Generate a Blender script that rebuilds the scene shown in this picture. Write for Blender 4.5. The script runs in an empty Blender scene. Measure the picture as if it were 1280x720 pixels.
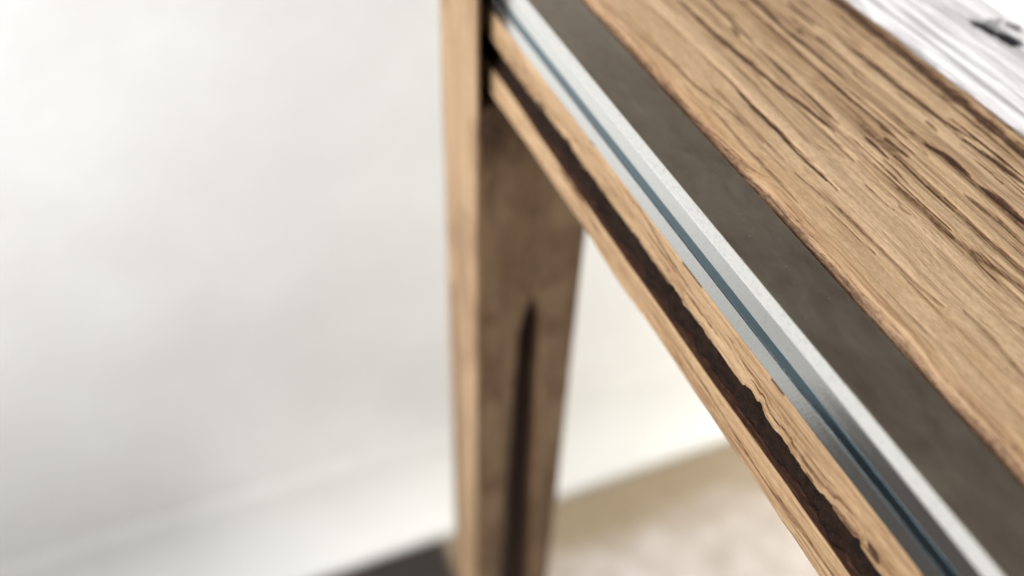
import bpy, math, random
import numpy as np
from mathutils import Matrix, Vector

# ------------------------------------------------------------------ camera
H = 0.15            # height of the lens above the table top
CZ = 1.20           # height of the lens above the floor
sc = bpy.context.scene
COL = sc.collection
cam_d = bpy.data.cameras.new('camera')
cam = bpy.data.objects.new('camera', cam_d)
COL.objects.link(cam)
R = ((0.92645908, -0.24858807, 0.28262616),
     (-0.37537796, -0.66539494, 0.64524488),
     (0.02765784, -0.70388461, -0.70977567))
m = Matrix([[R[i][0], -R[i][1], -R[i][2]] for i in range(3)]).to_4x4()
m.translation = Vector((0, 0, CZ))
cam.matrix_world = m
cam_d.sensor_width = 36
cam_d.lens = 1165.6 / 1280 * 36
cam_d.clip_start = 0.01
cam_d.clip_end = 100
cam_d.dof.use_dof = True
cam_d.dof.focus_distance = 0.226
cam_d.dof.aperture_fstop = 5.2
sc.camera = cam

# ------------------------------------------------------------------ light
world = bpy.data.worlds.new('World')
sc.world = world
world.use_nodes = True
bg = world.node_tree.nodes['Background']
bg.inputs['Color'].default_value = (0.86, 0.855, 0.85, 1)
bg.inputs['Strength'].default_value = 0.26


def area(name, loc, target, sx, sy, power, color, spread=180):
    l = bpy.data.lights.new(name, 'AREA')
    l.shape = 'RECTANGLE'
    l.size, l.size_y = sx, sy
    l.energy = power
    l.color = color
    l.spread = math.radians(spread)
    o = bpy.data.objects.new(name, l)
    COL.objects.link(o)
    o.location = loc
    d = Vector(target) - Vector(loc)
    o.rotation_euler = d.to_track_quat('-Z', 'Y').to_euler()
    return o


area('window_light_left', (-1.35, 0.50, 2.30), (0.15, 0.2, 1.05), 1.3, 1.0, 50, (1.0, 0.975, 0.955))
area('wall_fill_right', (1.30, 0.30, 0.50), (0.50, 0.68, 0.45), 0.5, 0.5, 12.5, (1.0, 0.965, 0.85))  # added warm lamp out of view, brightens the wall right of the leg
area('wall_fill_left', (-0.95, 0.02, 1.32), (-0.30, 0.66, 0.98), 0.5, 0.6, 6.8, (0.965, 0.985, 1.0), 105)  # added lamp out of view, limited spread, brightens the left part of the wall
sp = bpy.data.lights.new('plinth_fill_spot', 'SPOT')  # added unseen spot, makes the bright patch at the plinth foot
sp.energy = 52
sp.color = (1.0, 0.98, 0.93)
sp.spot_size = math.radians(13)
sp.spot_blend = 1.0
sp.shadow_soft_size = 0.05
spo = bpy.data.objects.new('plinth_fill_spot', sp)
COL.objects.link(spo)
spo.location = (-0.75, -0.35, 1.5)
spo.rotation_euler = (Vector((0.07, 0.66, 0.12)) - spo.location).to_track_quat('-Z', 'Y').to_euler()

sc.view_settings.view_transform = 'Standard'
sc.view_settings.look = 'None'
sc.view_settings.exposure = 0.0
sc.view_settings.gamma = 1.0
sc.view_settings.use_curve_mapping = False

# ------------------------------------------------------------------ numpy noise
def _hash(ix, iy, iz, seed):
    h = (ix.astype(np.int64) * 374761393 + iy.astype(np.int64) * 668265263
         + iz.astype(np.int64) * 2147483647 + seed * 974634777) & 0xffffffff
    h = ((h ^ (h >> 13)) * 1274126177) & 0xffffffff
    h = ((h ^ (h >> 16)) * 2246822519) & 0xffffffff
    return ((h ^ (h >> 15)) & 0xffffff) / float(0xffffff)


def vnoise(x, y, z=None, seed=0):
    x = np.asarray(x, float); y = np.asarray(y, float) + 0 * x
    z = np.zeros_like(x) if z is None else np.asarray(z, float) + 0 * x
    fx, fy, fz = np.floor(x), np.floor(y), np.floor(z)
    u, v, w = x - fx, y - fy, z - fz
    u = u * u * (3 - 2 * u); v = v * v * (3 - 2 * v); w = w * w * (3 - 2 * w)
    r = 0
    for a in (0, 1):
        for b in (0, 1):
            for c in (0, 1):
                wt = (u if a else 1 - u) * (v if b else 1 - v) * (w if c else 1 - w)
                r = r + wt * _hash(fx + a, fy + b, fz + c, seed)
    return r


def fbm(x, y, z=None, seed=0, octv=4):
    r, a, t = 0, 1.0, 0
    for k in range(octv):
        s = 2.03 ** k
        r = r + a * vnoise(x * s, y * s, None if z is None else z * s, seed + 17 * k)
        t += a
        a *= 0.5
    return r / t - 0.5


def sstep(a, b, x):
    t = np.clip((x - a) / (b - a), 0, 1)
    return t * t * (3 - 2 * t)


# ------------------------------------------------------------------ mesh helpers
def link(name, me, mat, parent=None):
    o = bpy.data.objects.new(name, me)
    COL.objects.link(o)
    if mat:
        me.materials.append(mat)
    if parent:
        o.parent = parent
        o.matrix_parent_inverse = Matrix()
    return o


def resample(poly, step):
    """closed 2-D outline -> evenly spaced points that keep the corners"""
    out = []
    n = len(poly)
    for i in range(n):
        a, b = np.array(poly[i]), np.array(poly[(i + 1) % n])
        st = step
        k = max(1, int(round(np.linalg.norm(b - a) / st)))
        for j in range(k):
            out.append(a + (b - a) * j / k)
    return np.array(out)


def bevel_poly(poly, r, seg=4):
    """round every corner of a closed 2-D outline; r may be a list"""
    out = []
    n = len(poly)
    for i in range(n):
        ri = r[i] if hasattr(r, '__len__') else r
        p = np.array(poly[i], float)
        if ri <= 0:
            out.append(p); continue
        a = np.array(poly[i - 1], float) - p
        b = np.array(poly[(i + 1) % n], float) - p
        la, lb = np.linalg.norm(a), np.linalg.norm(b)
        q = min(ri, la * .45, lb * .45)
        a = p + a / la * q; b = p + b / lb * q
        for k in range(seg + 1):
            t = k / seg
            out.append((1 - t) ** 2 * a + 2 * t * (1 - t) * p + t * t * b)
    return out


def loft(name, outline, stations, axis, mat, parent=None, disp=None, attr=None, step=0.0008, smooth=True):
    """sweep a closed outline along an axis ('Y' outline = XZ, 'Z' outline = XY, 'X' outline = YZ)"""
    prof = resample(outline, step)
    n, ms = len(prof), len(stations)
    A = np.repeat(prof[None, :, :], ms, 0)
    S = np.repeat(np.asarray(stations)[:, None], n, 1)
    if axis == 'Y':
        P = np.stack([A[..., 0], S, A[..., 1]], -1)
    elif axis == 'Z':
        P = np.stack([A[..., 0], A[..., 1], S], -1)
    else:
        P = np.stack([S, A[..., 0], A[..., 1]], -1)
    # outward 2-D normals
    t = np.roll(prof, -1, 0) - np.roll(prof, 1, 0)
    t /= np.maximum(np.linalg.norm(t, axis=1, keepdims=True), 1e-9)
    area2 = np.sum(prof[:, 0] * np.roll(prof[:, 1], -1) - np.roll(prof[:, 0], -1) * prof[:, 1])
    nn = np.stack([t[:, 1], -t[:, 0]], -1) * (1 if area2 > 0 else -1)
    N2 = np.repeat(nn[None], ms, 0)
    z0 = np.zeros_like(S)
    N = {'Y': np.stack([N2[..., 0], z0, N2[..., 1]], -1),
         'Z': np.stack([N2[..., 0], N2[..., 1], z0], -1),
         'X': np.stack([z0, N2[..., 0], N2[..., 1]], -1)}[axis]
    col = attr(P, N) if attr else None
    if disp:
        P = disp(P, N, col)
    V = P.reshape(-1, 3)
    i = np.arange(ms - 1)[:, None] * n
    j = np.arange(n)[None, :]
    j2 = (j + 1) % n
    F = np.stack([i + j, i + j2, i + n + j2, i + n + j], -1).reshape(-1, 4)
    flip = (area2 > 0) != (axis in ('X', 'Z'))
    if flip:
        F = F[:, ::-1]
    faces = F.tolist()
    c0, c1 = list(range(n)), list(range((ms - 1) * n, ms * n))
    faces += [c0 if flip else c0[::-1], c1[::-1] if flip else c1]
    me = bpy.data.meshes.new(name)
    me.from_pydata(V.tolist(), [], faces)
    if col is not None:
        at = me.attributes.new('streak', 'FLOAT', 'POINT')
        at.data.foreach_set('value', np.clip(col, 0, 1).reshape(-1).astype(np.float32))
    sm = np.ones(len(faces), bool); sm[-2:] = False
    if not smooth:
        sm[:] = False
    me.polygons.foreach_set('use_smooth', sm)
    me.update()
    return link(name, me, mat, parent)


# ------------------------------------------------------------------ materials
class NT:
    def __init__(self, name):
        self.m = bpy.data.materials.new(name)
        self.m.use_nodes = True
        self.t = self.m.node_tree
        self.b = self.t.nodes['Principled BSDF']

    def n(self, kind, **kw):
        nd = self.t.nodes.new(kind)
        for k, v in kw.items():
            if k in nd.inputs:
                nd.inputs[k].default_value = v
            else:
                setattr(nd, k, v)
        return nd

    def l(self, a, b):
        self.t.links.new(a, b)

    def noise(self, coord, scale, detail=4, rough=0.55, dist=0.0, loc=(0, 0, 0)):
        mp = self.n('ShaderNodeMapping')
        mp.inputs['Scale'].default_value = scale
        mp.inputs['Location'].default_value = loc
        self.l(coord, mp.inputs['Vector'])
        nz = self.n('ShaderNodeTexNoise')
        nz.inputs['Scale'].default_value = 1
        nz.inputs['Detail'].default_value = detail
        nz.inputs['Roughness'].default_value = rough
        nz.inputs['Distortion'].default_value = dist
        self.l(mp.outputs[0], nz.inputs['Vector'])
        return nz.outputs['Fac']

    def ramp(self, fac, stops):
        r = self.n('ShaderNodeValToRGB')
        e = r.color_ramp.elements
        while len(e) < len(stops):
            e.new(0.5)
        for q, (p, c) in zip(e, stops):
            q.position = p
            q.color = (c, c, c, 1) if not hasattr(c, '__len__') else (*c, 1)
        self.l(fac, r.inputs[0])
        return r.outputs[0]

    def mix(self, fac, a, b, mode='MIX'):
        x = self.n('ShaderNodeMix', data_type='RGBA', blend_type=mode)
        for s, v in ((0, fac), (6, a), (7, b)):
            if hasattr(v, 'links'):
                self.l(v, x.inputs[s])
            elif s == 0:
                x.inputs[0].default_value = v
            else:
                x.inputs[s].default_value = (*v, 1)
        return x.outputs[2]

    def math(self, op, a, b=0.0, clamp=False):
        x = self.n('ShaderNodeMath', operation=op, use_clamp=clamp)
        for s, v in ((0, a), (1, b)):
            if hasattr(v, 'links'):
                self.l(v, x.inputs[s])
            else:
                x.inputs[s].default_value = v
        return x.outputs[0]


def along(axis, across, length):
    return {'X': (length, across, across), 'Y': (across, length, across), 'Z': (across, across, length)}[axis]


def wood(name, axis, light, mid, brown, dark, rough=0.62, loc=(0, 0, 0), fine=0.5, contrast=1.0, bump=0.38):
    t = NT(name)
    co = t.n('ShaderNodeTexCoord').outputs['Object']
    # slow wander of the grain
    wn = t.noise(co, along(axis, 9, 9), 2, .5, 0, loc)
    wv = t.n('ShaderNodeVectorMath', operation='SCALE')
    cmb = t.n('ShaderNodeCombineXYZ')
    w1 = t.math('MULTIPLY', t.math('SUBTRACT', wn, .5), .02)
    for k, ax in enumerate('XYZ'):
        if ax != axis:
            t.l(w1, cmb.inputs[k])
    ad = t.n('ShaderNodeVectorMath', operation='ADD')
    t.l(co, ad.inputs[0]); t.l(cmb.outputs[0], ad.inputs[1])
    co2 = ad.outputs[0]
    broad = t.noise(co2, along(axis, 95, 7), 3, .6, .3, loc)
    med = t.noise(co2, along(axis, 420, 20), 4, .6, .2, loc)
    thin = t.noise(co2, along(axis, 1500, 55), 4, .65, 0, loc)
    pore = t.noise(co2, along(axis, 2300, 130), 2, .5, 0, loc)
    speck = t.noise(co2, along(axis, 1500, 500), 4, .65)
    c = t.mix(t.ramp(broad, [(.36, 0), (.76, 1)]), light, mid)
    c = t.mix(t.math('MULTIPLY', t.ramp(med, [(.52, 0), (.72, 1)]), .75 * contrast), c, brown)
    c = t.mix(t.math('MULTIPLY', t.ramp(thin, [(.50, 0), (.74, 1)]), fine), c, brown)
    c = t.mix(t.math('MULTIPLY', t.ramp(pore, [(.66, 0), (.74, 1)]), .45 * contrast), c, dark)
    c = t.mix(t.math('MULTIPLY', t.ramp(speck, [(.35, 1), (.60, 0)]), .30), c, brown)
    at = t.n('ShaderNodeAttribute', attribute_name='streak')
    br = t.math('ADD', at.outputs['Fac'], t.math('MULTIPLY', t.math('SUBTRACT', thin, .5), 1.3))
    br = t.math('ADD', br, t.math('MULTIPLY', t.math('SUBTRACT', speck, .5), .9))
    br = t.math('MULTIPLY', br, t.ramp(at.outputs['Fac'], [(.0, 0), (.12, 1)]))
    c = t.mix(t.ramp(br, [(.05, 0), (.75, .9)]), c, brown)
    c = t.mix(t.ramp(br, [(.50, 0), (1.0, 1)]), c, dark)
    t.l(c, t.b.inputs['Base Color'])
    t.b.inputs['Roughness'].default_value = rough
    t.b.inputs['Specular IOR Level'].default_value = .3
    hgt = t.math('ADD', t.math('MULTIPLY', med, -.5), t.math('MULTIPLY', thin, -.45))
    hgt = t.math('ADD', hgt, t.math('MULTIPLY', speck, .15))
    hgt = t.math('SUBTRACT', hgt, t.math('MULTIPLY', br, .6))
    bp = t.n('ShaderNodeBump')
    bp.inputs['Strength'].default_value = bump
    bp.inputs['Distance'].default_value = .0006
    t.l(hgt, bp.inputs['Height'])
    t.l(bp.outputs[0], t.b.inputs['Normal'])
    return t.m


LIGHT = (.65, .46, .285)
MID = (.48, .315, .165)
BROWN = (.170, .082, .032)
DARK = (.040, .016, .010)
M_top = wood('pale_oak_top', 'Y', LIGHT, MID, BROWN, DARK, contrast=.5, fine=.5, bump=.3)
M_side = wood('pale_oak_side', 'Y', (.47, .325, .19), (.35, .225, .122), BROWN, DARK, loc=(3, 1, 2), contrast=.8, fine=.6)
M_leg = wood('oak_leg', 'Z', (.43, .295, .175), (.30, .19, .10), (.140, .074, .036), (.035, .015, .010), loc=(7, 2, 5), contrast=.5, bump=.3)


def add_floor_band(mat, y0, y1, col, amt):
    """floor colour turns tan-brown towards the foot of the wall"""
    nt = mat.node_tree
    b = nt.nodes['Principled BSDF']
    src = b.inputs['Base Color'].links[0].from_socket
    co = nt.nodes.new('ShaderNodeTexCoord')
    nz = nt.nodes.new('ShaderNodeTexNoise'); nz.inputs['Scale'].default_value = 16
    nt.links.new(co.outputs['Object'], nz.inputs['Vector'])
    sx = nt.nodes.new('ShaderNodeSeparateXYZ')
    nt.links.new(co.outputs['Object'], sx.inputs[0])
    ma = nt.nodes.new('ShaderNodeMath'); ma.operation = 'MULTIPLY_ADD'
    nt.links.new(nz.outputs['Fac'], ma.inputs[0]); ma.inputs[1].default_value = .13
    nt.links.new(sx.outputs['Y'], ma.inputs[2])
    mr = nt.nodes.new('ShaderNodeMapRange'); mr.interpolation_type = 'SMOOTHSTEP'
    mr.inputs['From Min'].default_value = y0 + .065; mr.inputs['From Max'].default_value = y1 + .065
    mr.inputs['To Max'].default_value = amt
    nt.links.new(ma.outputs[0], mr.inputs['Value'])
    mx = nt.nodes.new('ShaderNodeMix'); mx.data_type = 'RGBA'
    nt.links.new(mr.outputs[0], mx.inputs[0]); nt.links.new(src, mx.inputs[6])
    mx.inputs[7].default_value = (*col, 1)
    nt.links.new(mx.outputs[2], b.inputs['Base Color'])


def mat_bark():
    t = NT('dark_bark')
    co = t.n('ShaderNodeTexCoord').outputs['Object']
    a = t.noise(co, (500, 260, 500), 5, .65)
    b = t.noise(co, (2500, 1400, 2500), 4, .6)
    c = t.mix(t.ramp(a, [(.35, 0), (.72, 1)]), (.006, .003, .002), (.020, .009, .005))
    c = t.mix(t.math('MULTIPLY', t.ramp(b, [(.5, 0), (.75, 1)]), .4), c, (.060, .032, .018))
    t.l(c, t.b.inputs['Base Color'])
    t.b.inputs['Roughness'].default_value = .85
    t.b.inputs['Specular IOR Level'].default_value = .15
    bp = t.n('ShaderNodeBump'); bp.inputs['Strength'].default_value = .9; bp.inputs['Distance'].default_value = .001
    t.l(t.math('ADD', a, t.math('MULTIPLY', b, .4)), bp.inputs['Height'])
    t.l(bp.outputs[0], t.b.inputs['Normal'])
    return t.m


def mat_white_wood():
    t = NT('whitewashed_wood')
    co = t.n('ShaderNodeTexCoord').outputs['Object']
    med = t.noise(co, (380, 17, 380), 4, .62, .3)
    thin = t.noise(co, (1100, 36, 1100), 4, .65, .2)
    blot = t.noise(co, (120, 26, 120), 3, .6)
    c = t.mix(t.ramp(med, [(.46, 0), (.75, 1)]), (.94, .92, .935), (.78, .74, .755))
    f = t.math('MULTIPLY', t.ramp(thin, [(.52, 0), (.70, 1)]), t.ramp(blot, [(.32, .15), (.62, 1)]))
    c = t.mix(t.math('MULTIPLY', f, .9), c, (.34, .29, .28))
    at = t.n('ShaderNodeAttribute', attribute_name='streak')
    c = t.mix(t.ramp(at.outputs['Fac'], [(.1, 0), (.55, 1)]), c, (.28, .28, .27))
    c = t.mix(t.ramp(at.outputs['Fac'], [(.5, 0), (.9, 1)]), c, (.012, .012, .018))
    t.l(c, t.b.inputs['Base Color'])
    t.b.inputs['Roughness'].default_value = .7
    t.b.inputs['Specular IOR Level'].default_value = .25
    bp = t.n('ShaderNodeBump'); bp.inputs['Strength'].default_value = .7; bp.inputs['Distance'].default_value = .0008
    t.l(t.math('ADD', t.math('MULTIPLY', med, -.6), t.math('MULTIPLY', thin, -.5)), bp.inputs['Height'])
    t.l(bp.outputs[0], t.b.inputs['Normal'])
    return t.m


def mat_alu():
    t = NT('satin_aluminium')
    co = t.n('ShaderNodeTexCoord').outputs['Object']
    br = t.noise(co, (2600, 30, 2600), 3, .6)
    sp = t.noise(co, (1500, 1500, 1500), 3, .6)
    c = t.mix(t.ramp(sp, [(.30, 1), (.48, 0)]), (.82, .83, .81), (.64, .66, .66))
    t.l(c, t.b.inputs['Base Color'])
    t.b.inputs['Metallic'].default_value = .97
    r = t.math('ADD', t.math('MULTIPLY', br, .10), .13)
    t.l(r, t.b.inputs['Roughness'])
    bp = t.n('ShaderNodeBump'); bp.inputs['Strength'].default_value = .25; bp.inputs['Distance'].default_value = .0001
    t.l(t.math('ADD', br, sp), bp.inputs['Height'])
    t.l(bp.outputs[0], t.b.inputs['Normal'])
    return t.m


def mat_groove():
    t = NT('blue_grey_seal')
    co = t.n('ShaderNodeTexCoord').outputs['Object']
    br = t.noise(co, (1500, 20, 1500), 3, .6)
    t.l(t.mix(br, (.10, .155, .19), (.15, .215, .25)), t.b.inputs['Base Color'])
    t.b.inputs['Metallic'].default_value = .95
    t.b.inputs['Roughness'].default_value = .17
    return t.m


def mat_strip():
    t = NT('dull_grey_metal')
    co = t.n('ShaderNodeTexCoord').outputs['Object']
    cloud = t.noise(co, (110, 60, 110), 4, .6, .4)
    br = t.noise(co, (1300, 14, 1300), 4, .65)
    dust = t.noise(co, (900, 900, 900), 2, .5)
    c = t.mix(t.ramp(cloud, [(.3, 0), (.7, 1)]), (.215, .168, .132), (.330, .285, .220))
    c = t.mix(t.math('MULTIPLY', t.ramp(br, [(.46, 0), (.70, 1)]), .55), c, (.28, .25, .20))
    c = t.mix(t.ramp(dust, [(.70, 0), (.76, .7)]), c, (.40, .38, .34))
    t.l(c, t.b.inputs['Base Color'])
    t.b.inputs['Metallic'].default_value = .88
    scr = t.noise(co, (160, 2600, 900), 3, .7, .6)
    r = t.math('ADD', t.math('MULTIPLY', cloud, .22), .24)
    r = t.math('ADD', r, t.math('MULTIPLY', t.ramp(scr, [(.64, 0), (.70, 1)]), .12))
    t.l(r, t.b.inputs['Roughness'])
    bp = t.n('ShaderNodeBump'); bp.inputs['Strength'].default_value = .55; bp.inputs['Distance'].default_value = .0001
    t.l(br, bp.inputs['Height'])
    t.l(bp.outputs[0], t.b.inputs['Normal'])
    return t.m


def mat_plaster(name, c1, c2, c3, s=1.0):
    t = NT(name)
    co = t.n('ShaderNodeTexCoord').outputs['Object']
    a = t.noise(co, (7 * s, 7 * s, 7 * s), 3, .5)
    b = t.noise(co, (60, 60, 60), 4, .6)
    c = t.mix(t.ramp(a, [(.35, 0), (.68, 1)]), c1, c2)
    c = t.mix(t.math('MULTIPLY', t.ramp(b, [(.5, 0), (.75, 1)]), .3), c, c3)
    t.l(c, t.b.inputs['Base Color'])
    t.b.inputs['Roughness'].default_value = .85
    t.b.inputs['Specular IOR Level'].default_value = .2
    bp = t.n('ShaderNodeBump'); bp.inputs['Strength'].default_value = .3; bp.inputs['Distance'].default_value = .003
    t.l(b, bp.inputs['Height'])
    t.l(bp.outputs[0], t.b.inputs['Normal'])
    return t.m


def mat_bevel():
    t = NT('ground_aluminium_edge')
    co = t.n('ShaderNodeTexCoord').outputs['Object']
    sp = t.noise(co, (1300, 900, 1300), 4, .65)
    c = t.mix(t.ramp(sp, [(.30, 1), (.50, 0)]), (.39, .385, .365), (.30, .305, .30))
    t.l(c, t.b.inputs['Base Color'])
    t.b.inputs['Metallic'].default_value = .15
    t.b.inputs['Roughness'].default_value = .7
    bp = t.n('ShaderNodeBump'); bp.inputs['Strength'].default_value = .4; bp.inputs['Distance'].default_value = .0002
    t.l(sp, bp.inputs['Height'])
    t.l(bp.outputs[0], t.b.inputs['Normal'])
    return t.m


M_bevel = mat_bevel()
M_bark = mat_bark(); M_white = mat_white_wood(); M_alu = mat_alu(); M_groove = mat_groove(); M_strip = mat_strip()
M_wall = mat_plaster('white_plaster', (.83, .83, .825), (.775, .765, .76), (.74, .725, .72))
M_plinth = mat_plaster('white_plinth_paint', (.83, .83, .82), (.77, .77, .76), (.70, .69, .66))
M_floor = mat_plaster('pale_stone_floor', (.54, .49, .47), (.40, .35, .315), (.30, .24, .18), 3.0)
add_floor_band(M_floor, .50, .62, (.25, .195, .125), .95)
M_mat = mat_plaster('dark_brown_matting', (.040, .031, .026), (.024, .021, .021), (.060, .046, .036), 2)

# ------------------------------------------------------------------ setting
def struct(o):
    o['kind'] = 'structure'
    return o


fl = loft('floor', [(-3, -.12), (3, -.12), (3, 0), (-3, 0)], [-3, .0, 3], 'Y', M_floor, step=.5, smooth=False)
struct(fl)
WY = 0.655
wl = loft('plaster_wall', bevel_poly([(WY + .0516, 0.0), (WY + .18, 0.0), (WY + .18, 1.45), (WY + .0516, 1.45)], .008), np.linspace(-2.2, 2.2, 80), 'X',
          M_wall, step=.04, disp=lambda P, N, c: P + N * (fbm(P[..., 0] * 4, P[..., 2] * 4, seed=3) * .004 * sstep(.19, .5, P[..., 2]))[..., None])
wl['label'] = 'low white plaster wall standing behind the wooden table leg'
wl['category'] = 'wall'
# projecting plinth with a coved foot, sits against the wall
pp = [(WY, 0.0), (WY + .06, 0.0), (WY + .06, .184), (WY + .0518, .184), (WY + .0514, .1836), (WY + .0512, .182)]
cove = [(WY + .050 - .050 * (1 - ((k / 14))) ** 2.4, .180 * (k / 14)) for k in range(13, 0, -1)]
plinth = loft('plinth', pp + cove, np.linspace(-2.2, 2.2, 60), 'X', M_plinth, wl, step=.03)

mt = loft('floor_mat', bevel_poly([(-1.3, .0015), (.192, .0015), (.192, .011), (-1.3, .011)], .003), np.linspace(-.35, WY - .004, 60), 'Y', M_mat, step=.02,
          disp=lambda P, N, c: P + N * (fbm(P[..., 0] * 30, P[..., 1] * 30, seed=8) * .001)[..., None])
mt['label'] = 'dark brown mat on the floor at the foot of the wall, left of the leg'
mt['category'] = 'mat'

# ------------------------------------------------------------------ table
T = bpy.data.objects.new('wooden_table', None)
COL.objects.link(T)
T.location = (0, 0, 0)
T['label'] = 'rustic oak table with metal edge rail, white plank and one thick leg'
T['category'] = 'table'
Z0 = CZ


def U(x, z):   # section coordinates in units of H, z measured from the lens
    return (x * H, Z0 + z * H)


Y_NEAR, Y_END = -0.30, 0.304
YS_F = np.concatenate([np.linspace(Y_NEAR, .03, 30)[:-1], np.arange(.03, Y_END, .0006), [Y_END]])

# --- individually placed dark streaks on the top board (metres, X Y)
STREAKS = [
 ([(0.2117, 0.2438), (0.2105, 0.1873), (0.2098, 0.1614), (0.2084, 0.1345), (.2095, .10)], .0024, .88),
 ([(0.1861, 0.2527), (0.1844, 0.2115), (0.1847, 0.1925), (0.1851, 0.1811)], .0010, .95),
 ([(0.1947, 0.2268), (0.195, 0.2108)], .0008, .9),
 ([(0.1974, 0.1958), (0.1977, 0.1732), (0.1985, 0.1549), (0.2002, 0.1439)], .0010, .85),
 ([(0.1607, 0.2415), (0.1613, 0.212), (0.1627, 0.1938), (0.1648, 0.1762), (0.1657, 0.1603)], .0011, .9),
 ([(0.1369, 0.2497), (0.1375, 0.228), (0.1403, 0.2073), (0.1406, 0.1935), (0.1436, 0.1763), (0.144, 0.1628)], .0005, .65),
 ([(0.1766, 0.154), (0.1773, 0.1438)], .0008, .9),
 ([(0.1854, 0.1485), (0.1871, 0.1414), (0.1872, 0.1317)], .0012, 1.1),
 ([(0.1976, 0.1461), (0.1985, 0.1343), (0.1989, 0.1225)], .0011, .9),
 ([(0.187, 0.128), (0.1873, 0.1192), (0.1872, 0.110)], .0014, 1.0),
 ([(0.1808, 0.1269), (0.1814, 0.1155), (0.1806, 0.1041)], .0012, .65),
 ([(0.1654, 0.1374), (0.1665, 0.1261), (0.1656, 0.1175), (0.1675, 0.107), (0.1705, 0.0904)], .0012, .62),
 ([(0.1446, 0.1503), (0.1467, 0.1374), (0.1478, 0.121), (0.1479, 0.1004)], .0007, .5),
 ([(0.1523, 0.0941), (0.1522, 0.0835), (0.1513, 0.0712)], .0010, .5),
 ([(0.1335, 0.0994), (0.1349, 0.0875), (0.1363, 0.0723)], .0009, .42),
 ([(0.1692, 0.2095), (0.1696, 0.1832), (0.1686, 0.1625)], .0008, .8),
 ([(0.163, 0.20), (0.1629, 0.1735), (0.162, 0.147)], .0008, .6),
 ([(0.1379, 0.1546), (0.1333, 0.1492)], .0003, .35),
 ([(0.138, 0.0627), (0.132, 0.058)], .0005, .35),
]
rng = random.Random(11)
for k in range(230):
    x = .148 + (.215 - .148) * rng.random() ** .75
    y = rng.uniform(.03, .33)
    L = .004 * (20 ** rng.random())
    q = rng.uniform(.30, .75) if rng.random() < .75 else rng.uniform(.8, 1.1)
    d = rng.uniform(-.0006, .0006)
    STREAKS.append(([(x, y), (x + d, y - L * rng.uniform(.3, .7)), (x + d + rng.uniform(-.0008, .0008), y - L)], rng.uniform(.00018, .00062), q))
for k in range(14):
    x = rng.uniform(.134, .152); y = rng.uniform(.03, .33); L = rng.uniform(.01, .05)
    STREAKS.append(([(x, y), (x + rng.uniform(-.001, .001), y - L)], rng.uniform(.0003, .0007), rng.uniform(.25, .5)))


def streak_field(a, y, items, warp):
    """a: coordinate across the grain, y: along it (arrays); returns 0..1"""
    out = np.zeros_like(a)
    aw = a + warp
    for pts, wd, q in items:
        ys = np.array([p[1] for p in pts])[::-1]; xs = np.array([p[0] for p in pts])[::-1]
        y0, y1 = ys[0], ys[-1]
        s = (y > y0) & (y < y1)
        if not s.any():
            continue
        yy = y[s]
        xc = np.interp(yy, ys, xs)
        t = (yy - y0) / (y1 - y0)
        wdt = wd * np.clip(4 * t * (1 - t), 0, 1) ** .5 * (.7 + .6 * vnoise(yy * 260, xc * 900, seed=5))
        d = np.abs(aw[s] - xc) / np.maximum(wdt, 1e-5)
        v = q * np.maximum(np.clip(1.35 - d * .8, 0, 1) ** 1.2, .45 * np.clip(1 - d * .33, 0, 1))
        out[s] = np.maximum(out[s], v)
    return out


def top_attr(P, N):
    x, y, z = P[..., 0], P[..., 1], P[..., 2]
    warp = fbm(y * 22, x * 60, seed=21, octv=3) * .0026
    f = streak_field(x, y, STREAKS, warp)
    # darker growth rings, closer together away from the metal
    xr = x + fbm(y * 9, x * 20, seed=22, octv=3) * .006
    rings = sstep(.46, .74, vnoise(xr * 480, y * 8, seed=23) * .55 + vnoise(xr * 1500, y * 24, seed=24) * .45)
    f = np.maximum(f, .62 * rings * sstep(.152, .178, x))
    f = np.maximum(f, .24 * sstep(.135, .165, x) * sstep(.48, .8, vnoise(xr * 260, y * 12, seed=25)))
    # edge of the board towards the white plank is brown
    f = np.maximum(f, .42 * sstep(.2105, .2145, x + warp) * (.7 + .6 * vnoise(x * 900, y * 60, seed=9)))
    # browner towards the rounded edge beside the metal
    f = np.maximum(f, (.50 * sstep(.1400, .1335, x + fbm(y * 30, x * 0, seed=31) * .0012) + .2 * sstep(.1345, .1335, x)) * (.75 + .4 * vnoise(x * 700, y * 40, seed=12)))
    return f * (N[..., 2] > .1) + .5 * (N[..., 2] <= .1)


def top_disp(P, N, c):
    x, y = P[..., 0], P[..., 1]
    h = fbm(x * 260, y * 10, seed=40, octv=3) * .0004 - np.clip(c, 0, 1) * .00035 * (N[..., 2] > .5)
    P = P + N * h[..., None]
    # worn, slightly wavy rounded edges
    P[..., 0] += (x < .136) * fbm(y * 22, y * 0, seed=44, octv=3) * .0006
    P[..., 0] += (x > .213) * fbm(y * 50, y * 0, seed=45, octv=4) * .0022
    return P


ol = bevel_poly([U(.8845, -.994), U(.8845, -1.105), U(1.436, -1.105), U(1.436, -.995)], [.0052, 0, 0, .002], 8)
loft('top_board', ol, YS_F, 'Y', M_top, T, top_disp, top_attr, step=.0004)

# --- whitewashed plank
KN = [(.2473, .1959, .2500, .1850)]


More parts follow.
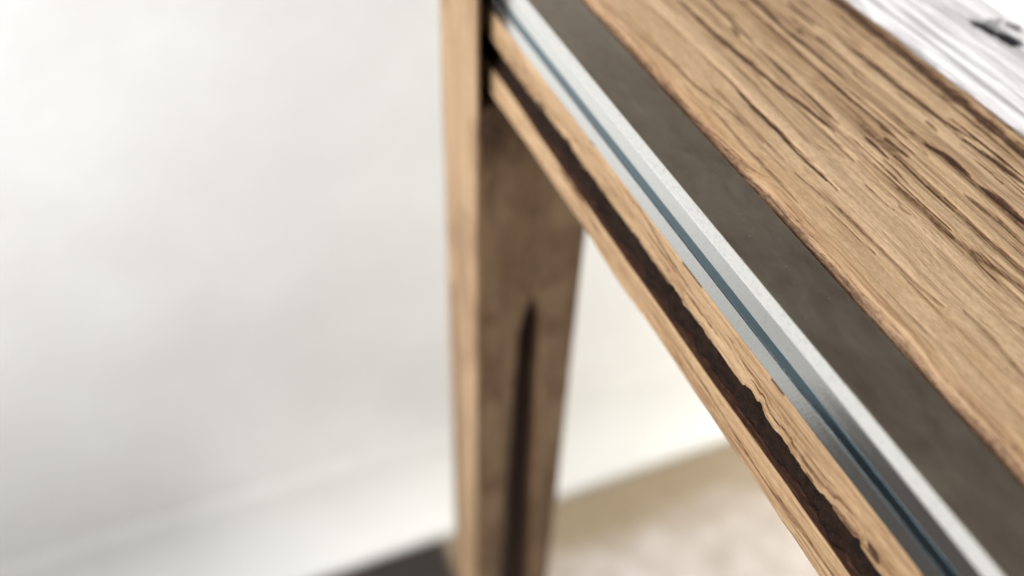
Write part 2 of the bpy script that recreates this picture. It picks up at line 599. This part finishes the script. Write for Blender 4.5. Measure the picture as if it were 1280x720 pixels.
def white_attr(P, N):
    x, y = P[..., 0], P[..., 1]
    wx = x + fbm(x * 420, y * 300, seed=60) * .0036
    wy = y + fbm(x * 400, y * 260, seed=61) * .0060

    def seg(ax, ay, bx, by, w0, w1):
        dx, dy = bx - ax, by - ay
        t = np.clip(((wx - ax) * dx + (wy - ay) * dy) / (dx * dx + dy * dy), 0, 1)
        return 1.5 - np.hypot(wx - ax - t * dx, wy - ay - t * dy) / (w0 + (w1 - w0) * t)
    f = np.clip(seg(.2470, .1965, .2500, .1840, .0018, .0032), 0, 1.1)
    f = np.maximum(f, np.clip(seg(.2478, .1945, .2492, .1880, .0034, .0028), 0, 1.1))
    f = np.maximum(f, .50 * np.clip(seg(.2494, .1925, .2552, .1962, .0034, .0020), 0, 1))
    f = np.maximum(f, .70 * np.clip(seg(.2574, .1915, .2576, .1900, .0016, .0016), 0, 1))
    f = np.maximum(f, .45 * np.clip(seg(.2580, .1900, .2592, .1780, .0009, .0005), 0, 1))
    f = np.maximum(f, .30 * np.clip(seg(.2515, .1920, .2560, .1880, .0022, .0020), 0, 1))
    g = vnoise(x * 520, y * 22, seed=64) * vnoise(x * 160, y * 30, seed=65)
    f = np.maximum(f, .34 * sstep(.38, .66, g))
    f = np.maximum(f, .36 * sstep(.58, .78, vnoise(x * 1100 + fbm(y * 20, y * 0, seed=67) * 3, y * 40, seed=68)))
    # wear along the edge next to the brown board
    f = np.maximum(f, .45 * sstep(.2182, .2164, x + fbm(y * 90, y * 0, seed=66) * .003))
    return f


def white_disp(P, N, c):
    x, y = P[..., 0], P[..., 1]
    h = fbm(x * 420, y * 16, seed=70, octv=4) * .0011 - sstep(.5, 1, c) * .0007 * (N[..., 2] > .5)
    P = P + N * h[..., None]
    P[..., 0] += (x < .2185) * fbm(y * 45, y * 0, seed=71, octv=4) * .0012
    return P


ow = bevel_poly([U(1.444, -1.004), U(1.444, -1.12), U(1.745, -1.12), U(1.745, -1.004)], [.0014, 0, 0, .0016], 5)
loft('white_plank', ow, YS_F, 'Y', M_white, T, white_disp, white_attr, step=.00045).data
T.children[-1]['label'] = 'whitewashed rough plank with a dark knot'

# --- metal: dull top strip and grooved aluminium edge channel
ys_m = np.linspace(Y_NEAR, Y_END, 160)
wob = lambda P, N, c: P + N * (fbm(P[..., 1] * 30, P[..., 0] * 900, seed=80, octv=3) * .00022)[..., None]
loft('top_strip', bevel_poly([U(.7618, -1.0005), U(.7618, -1.03), U(.8745, -1.03), U(.8745, -1.0005)], [0.0001, 0, 0, .0004], 3), ys_m, 'Y', M_strip, T, wob, step=.001)
chan = [(.7612, -1.0), (.7605, -1.0), (.7470, -1.0137), (.7470, -1.0514), (.7475, -1.0518), (.7610, -1.0518),
        (.7610, -1.0780), (.7470, -1.0780), (.7470, -1.0784), (.7470, -1.1130), (.7485, -1.1145), (.8300, -1.1145), (.8300, -1.0335), (.7612, -1.0335)]
ch_r = [0, .0002, .0003, .0001, .00005, 0, 0, .00005, .0001, .0002, .0002, 0, 0, 0]
ch = loft('edge_channel', bevel_poly([U(*p) for p in chan], ch_r, 4), ys_m, 'Y', M_alu, T, lambda P, N, c: P + N * (fbm(P[..., 1] * 60, P[..., 2] * 500, seed=82, octv=3) * .00010)[..., None], step=.0008)
ch.data.materials.append(M_bevel)
for pl in ch.data.polygons:
    if pl.normal.z > .35 and pl.normal.x < -.35:
        pl.material_index = 1
loft('groove_seal', bevel_poly([U(.7473, -1.0520), U(.7473, -1.0779), U(.7607, -1.0779), U(.7607, -1.0520)], [.0001, 0, 0, 0], 3), ys_m, 'Y', M_groove, ch, step=.001)

# --- side board with a ragged lower edge
SIDE = [([(-.1681, .1850), (-.1686, .1738), (-.1681, .1695), (-.1707, .1544), (-.1724, .1359)], .0005, .75),
        ([(-.1841 + .011, .1157), (-.1822 + .008, .0988)], .0006, .6),
        ([(-.1762, .0632), (-.1766, .0590)], .0010, 1.5),
        ([(-.1723, .2544), (-.1737, .2514)], .0006, 1.2),
        ([(-.1740, .1500), (-.1752, .1330), (-.1745, .120)], .0004, .6),
        ([(-.1755, .110), (-.1765, .085), (-.176, .07)], .0007, .75)]
for k in range(60):
    z = rng.uniform(-.1775, -.1685); y = rng.uniform(.03, .28); L = rng.uniform(.01, .04)
    SIDE.append(([(z, y), (z + rng.uniform(-.0008, .0008), y - L)], rng.uniform(.00012, .0004), rng.uniform(.25, .7)))
LIP = [([(-.1990 + .008, .2214), (-.1962 + .005, .2035), (-.1949, .1860)], .0006, .9),
       ([(-.1955, .17), (-.1948, .13), (-.1962, .0951), (-.1958, .0654), (-.196, .02)], .00035, .8),
       ([(-.1985, .16), (-.1990, .12), (-.1985, .10)], .0004, .6)]
for k in range(60):
    z = rng.uniform(-.2010, -.1915); y = rng.uniform(.03, .28); L = rng.uniform(.01, .04)
    LIP.append(([(z, y), (z + rng.uniform(-.0008, .0008), y - L)], rng.uniform(.00012, .0004), rng.uniform(.25, .65)))


def ragged(y):
    a = fbm(y * 48, y * 0, seed=90, octv=5) * .0036
    st = sstep(.52, .58, vnoise(y * 130, y * 0, seed=91)) * .0016 + sstep(.6, .63, vnoise(y * 260, y * 0, seed=93)) * .0008 - .0007
    g = fbm(y * 700, y * 0, seed=92, octv=3) * .0012
    return a + st + g


def side_attr(P, N):
    y, z = P[..., 1], P[..., 2] - Z0
    w = fbm(y * 45, z * 300, seed=95, octv=3) * .0012
    f = streak_field(z, y, SIDE, w)
    f = np.maximum(f, .42 * sstep(.45, .8, vnoise(z * 1500 + fbm(y * 30, z * 0, seed=99) * 2, y * 34, seed=94)) * sstep(-1.135 * H, -1.165 * H, z))
    f = np.maximum(f, .8 * sstep(.0013, .0, z - (-1.187 * H) + ragged(y) * .4) * vnoise(y * 300, z * 1500, seed=96))
    f = np.maximum(f, .75 * sstep(-1.1205 * H, -1.1165 * H, z) * (vnoise(y * 70, y * 0, seed=97) > .72))
    return np.where(N[..., 2] < -.5, .8, f)


def side_disp(P, N, c):
    y, z = P[..., 1], P[..., 2] - Z0
    P = P.copy()
    low = sstep(-1.135 * H, -1.187 * H, z) * (P[..., 0] < .125)
    r = ragged(y)
    P[..., 2] += low * r
    P[..., 0] += (fbm(y * 16, z * 500, seed=98, octv=4) * .0007) * (P[..., 0] < .118)
    P[..., 0] += low * np.clip(-r, 0, 1) * .35 * (P[..., 0] < .115)
    return P


osd = bevel_poly([U(.7475, -1.1155), U(.7475, -1.194), U(.84, -1.194), U(.84, -1.1155)], [.0002, .0007, 0, 0], 5)
loft('side_board', osd, YS_F, 'Y', M_side, T, side_disp, side_attr, step=.0004)


def lip_attr(P, N):
    y, z = P[..., 1], P[..., 2] - Z0
    w = fbm(y * 30, z * 200, seed=105, octv=3) * .0014
    f = streak_field(z, y, LIP, w)
    f = np.where((P[..., 0] > .1127) & (z > -.195), 1.2, f)
    f = np.maximum(f, .6 * sstep(-.2008, -.2018, z) * vnoise(y * 120, z * 800, seed=107))
    return f


def lip_disp(P, N, c):
    y, z = P[..., 1], P[..., 2] - Z0
    P = P.copy()
    fr = P[..., 0] < .118
    P[..., 0] += fr * fbm(y * 14, z * 350, seed=108, octv=4) * .0009
    P[..., 2] += fr * (z < -.199) * fbm(y * 40, y * 0, seed=109, octv=4) * .0022
    P[..., 2] += fr * (z > -.192) * fbm(y * 55, y * 0, seed=110, octv=3) * .0008
    return P


olp = bevel_poly([U(.7475, -1.272), U(.7470, -1.345), U(.86, -1.345), U(.86, -1.272)], [.0007, .0016, 0, 0], 6)
loft('lower_batten', olp, YS_F, 'Y', M_side, T, lip_disp, lip_attr, step=.0004)


def torn_disp(P, N, c):
    y, z = P[..., 1], P[..., 2] - Z0
    P = P.copy()
    low = sstep(-1.15 * H, -1.19 * H, z)
    d = fbm(y * 70, y * 0, seed=160, octv=5) * .0060 + sstep(.55, .60, vnoise(y * 170, y * 0, seed=161)) * .0018
    P[..., 2] += low * (np.clip(-.0002 - d * .7, -.0024, .0015))
    P[..., 0] += fbm(y * 30, z * 700, seed=162, octv=4) * .0014 * (P[..., 0] < .1185)
    return P


def torn_attr(P, N):
    y, z = P[..., 1], P[..., 2] - Z0
    return .42 + .55 * vnoise(y * 120, z * 2600, seed=163)


loft('torn_fibre_layer', bevel_poly([U(.7520, -1.150), U(.7525, -1.194), U(.775, -1.190), U(.775, -1.150)], [0, .0006, 0, 0], 4), YS_F, 'Y', M_side, T, torn_disp, torn_attr, step=.0004)


def bark_disp(P, N, c):
    x, y, z = P[..., 0], P[..., 1], P[..., 2]
    h = fbm(y * 210, z * 420, x * 300, seed=120, octv=4) * .0040
    return P + N * h[..., None]


ob = [U(.762, -1.268), U(.86, -1.268), U(.86, -1.192), U(.800, -1.192)]
loft('bark_core', ob, YS_F, 'Y', M_bark, T, bark_disp, None, step=.0006)

# --- leg, one piece: housing notch for the rail ends, long drying crack, groove on its outer face
LX0, LX1, LY0, LY1 = .1053, .1600, .2816, .3245


def leg_disp(P, N, c):
    x, y, z = P[..., 0].copy(), P[..., 1].copy(), P[..., 2] - Z0
    P = P.copy()
    front = sstep(LY0 + .010, LY0 + .002, y)
    # notch
    notch = sstep(.1075, .1085, x) * sstep(-.2075, -.203, z)
    P[..., 1] += front * notch * .0245
    # crack
    cx = .1330 + fbm(z * 14, z * 0, seed=130, octv=3) * .003 + np.clip(-.32 - z, 0, .3) * .006
    wdt = (.0058 + .005 * sstep(-.35, -.60, z)) * sstep(-.314, -.352, z) * (.85 + .3 * vnoise(z * 30, z * 0, seed=131)) + 1e-5
    cr = np.clip(1.4 - np.abs(x - cx) / wdt, 0, 1) * (z < -.316)
    P[..., 1] += front * cr * .007
    # groove on the outer face
    left = sstep(LX0 + .004, LX0 + .001, x)
    gr = np.clip(1.3 - np.abs(y - .3150 - fbm(z * 10, z * 0, seed=133) * .003) / .0035, 0, 1) * sstep(-.325, -.345, z)
    P[..., 0] += left * gr * .006
    h = fbm(x * 120, z * 9, y * 120, seed=134, octv=3) * .0010
    return P + N * h[..., None]


def leg_attr(P, N):
    x, y, z = P[..., 0], P[..., 1], P[..., 2] - Z0
    cx = .1330 + fbm(z * 14, z * 0, seed=130, octv=3) * .003 + np.clip(-.32 - z, 0, .3) * .006
    d = np.abs(x - cx)
    front = y < LY0 + .003
    f = 1.0 * np.clip(1.6 - d / ((.0056 + .005 * sstep(-.35, -.60, z)) * (.45 + .55 * sstep(-.314, -.350, z))), 0, 1) * sstep(-.312, -.334, z) * (z < -.316) * front
    f = np.maximum(f, .9 * sstep(.1072, .1080, x) * sstep(-.2090, -.2055, z) * front)
    f = np.maximum(f, .42 * front * (x > .107) * sstep(.45, .75, vnoise(x * 160, z * 24, seed=140)))
    f = np.maximum(f, .40 * front * (x > .107) * sstep(.50, .72, vnoise(x * 45, z * 55, seed=143)))
    # shade under the joint painted in brown, fading down the front
    f = np.maximum(f, .62 * front * sstep(-.275, -.212, z) * (x > .107) * (.5 + vnoise(x * 90, z * 40, seed=142)))
    left = x < LX0 + .002
    f = np.maximum(f, .5 * left * np.clip(1.4 - np.abs(y - .3150) / .0035, 0, 1) * sstep(-.325, -.345, z))
    f = np.maximum(f, .35 * left * sstep(LY1 - .006, LY1, y))
    f = np.maximum(f, .38 * left * sstep(.5, .8, vnoise(y * 260, z * 14, seed=150)))
    f = np.maximum(f, .30 * left * sstep(.55, .8, vnoise(y * 60, z * 40, seed=151)))
    return f


lo = bevel_poly([(LX0, LY0), (LX0, LY1), (LX1, LY1), (LX1, LY0)], [.0012, .003, .003, .0015], 4)
zs = np.concatenate([np.linspace(.0, .45, 60)[:-1], np.arange(.45, Z0 - .1499, .0016), [Z0 - 1.001 * H]])
loft('leg', lo, zs, 'Z', M_leg, T, leg_disp, leg_attr, step=.0006)
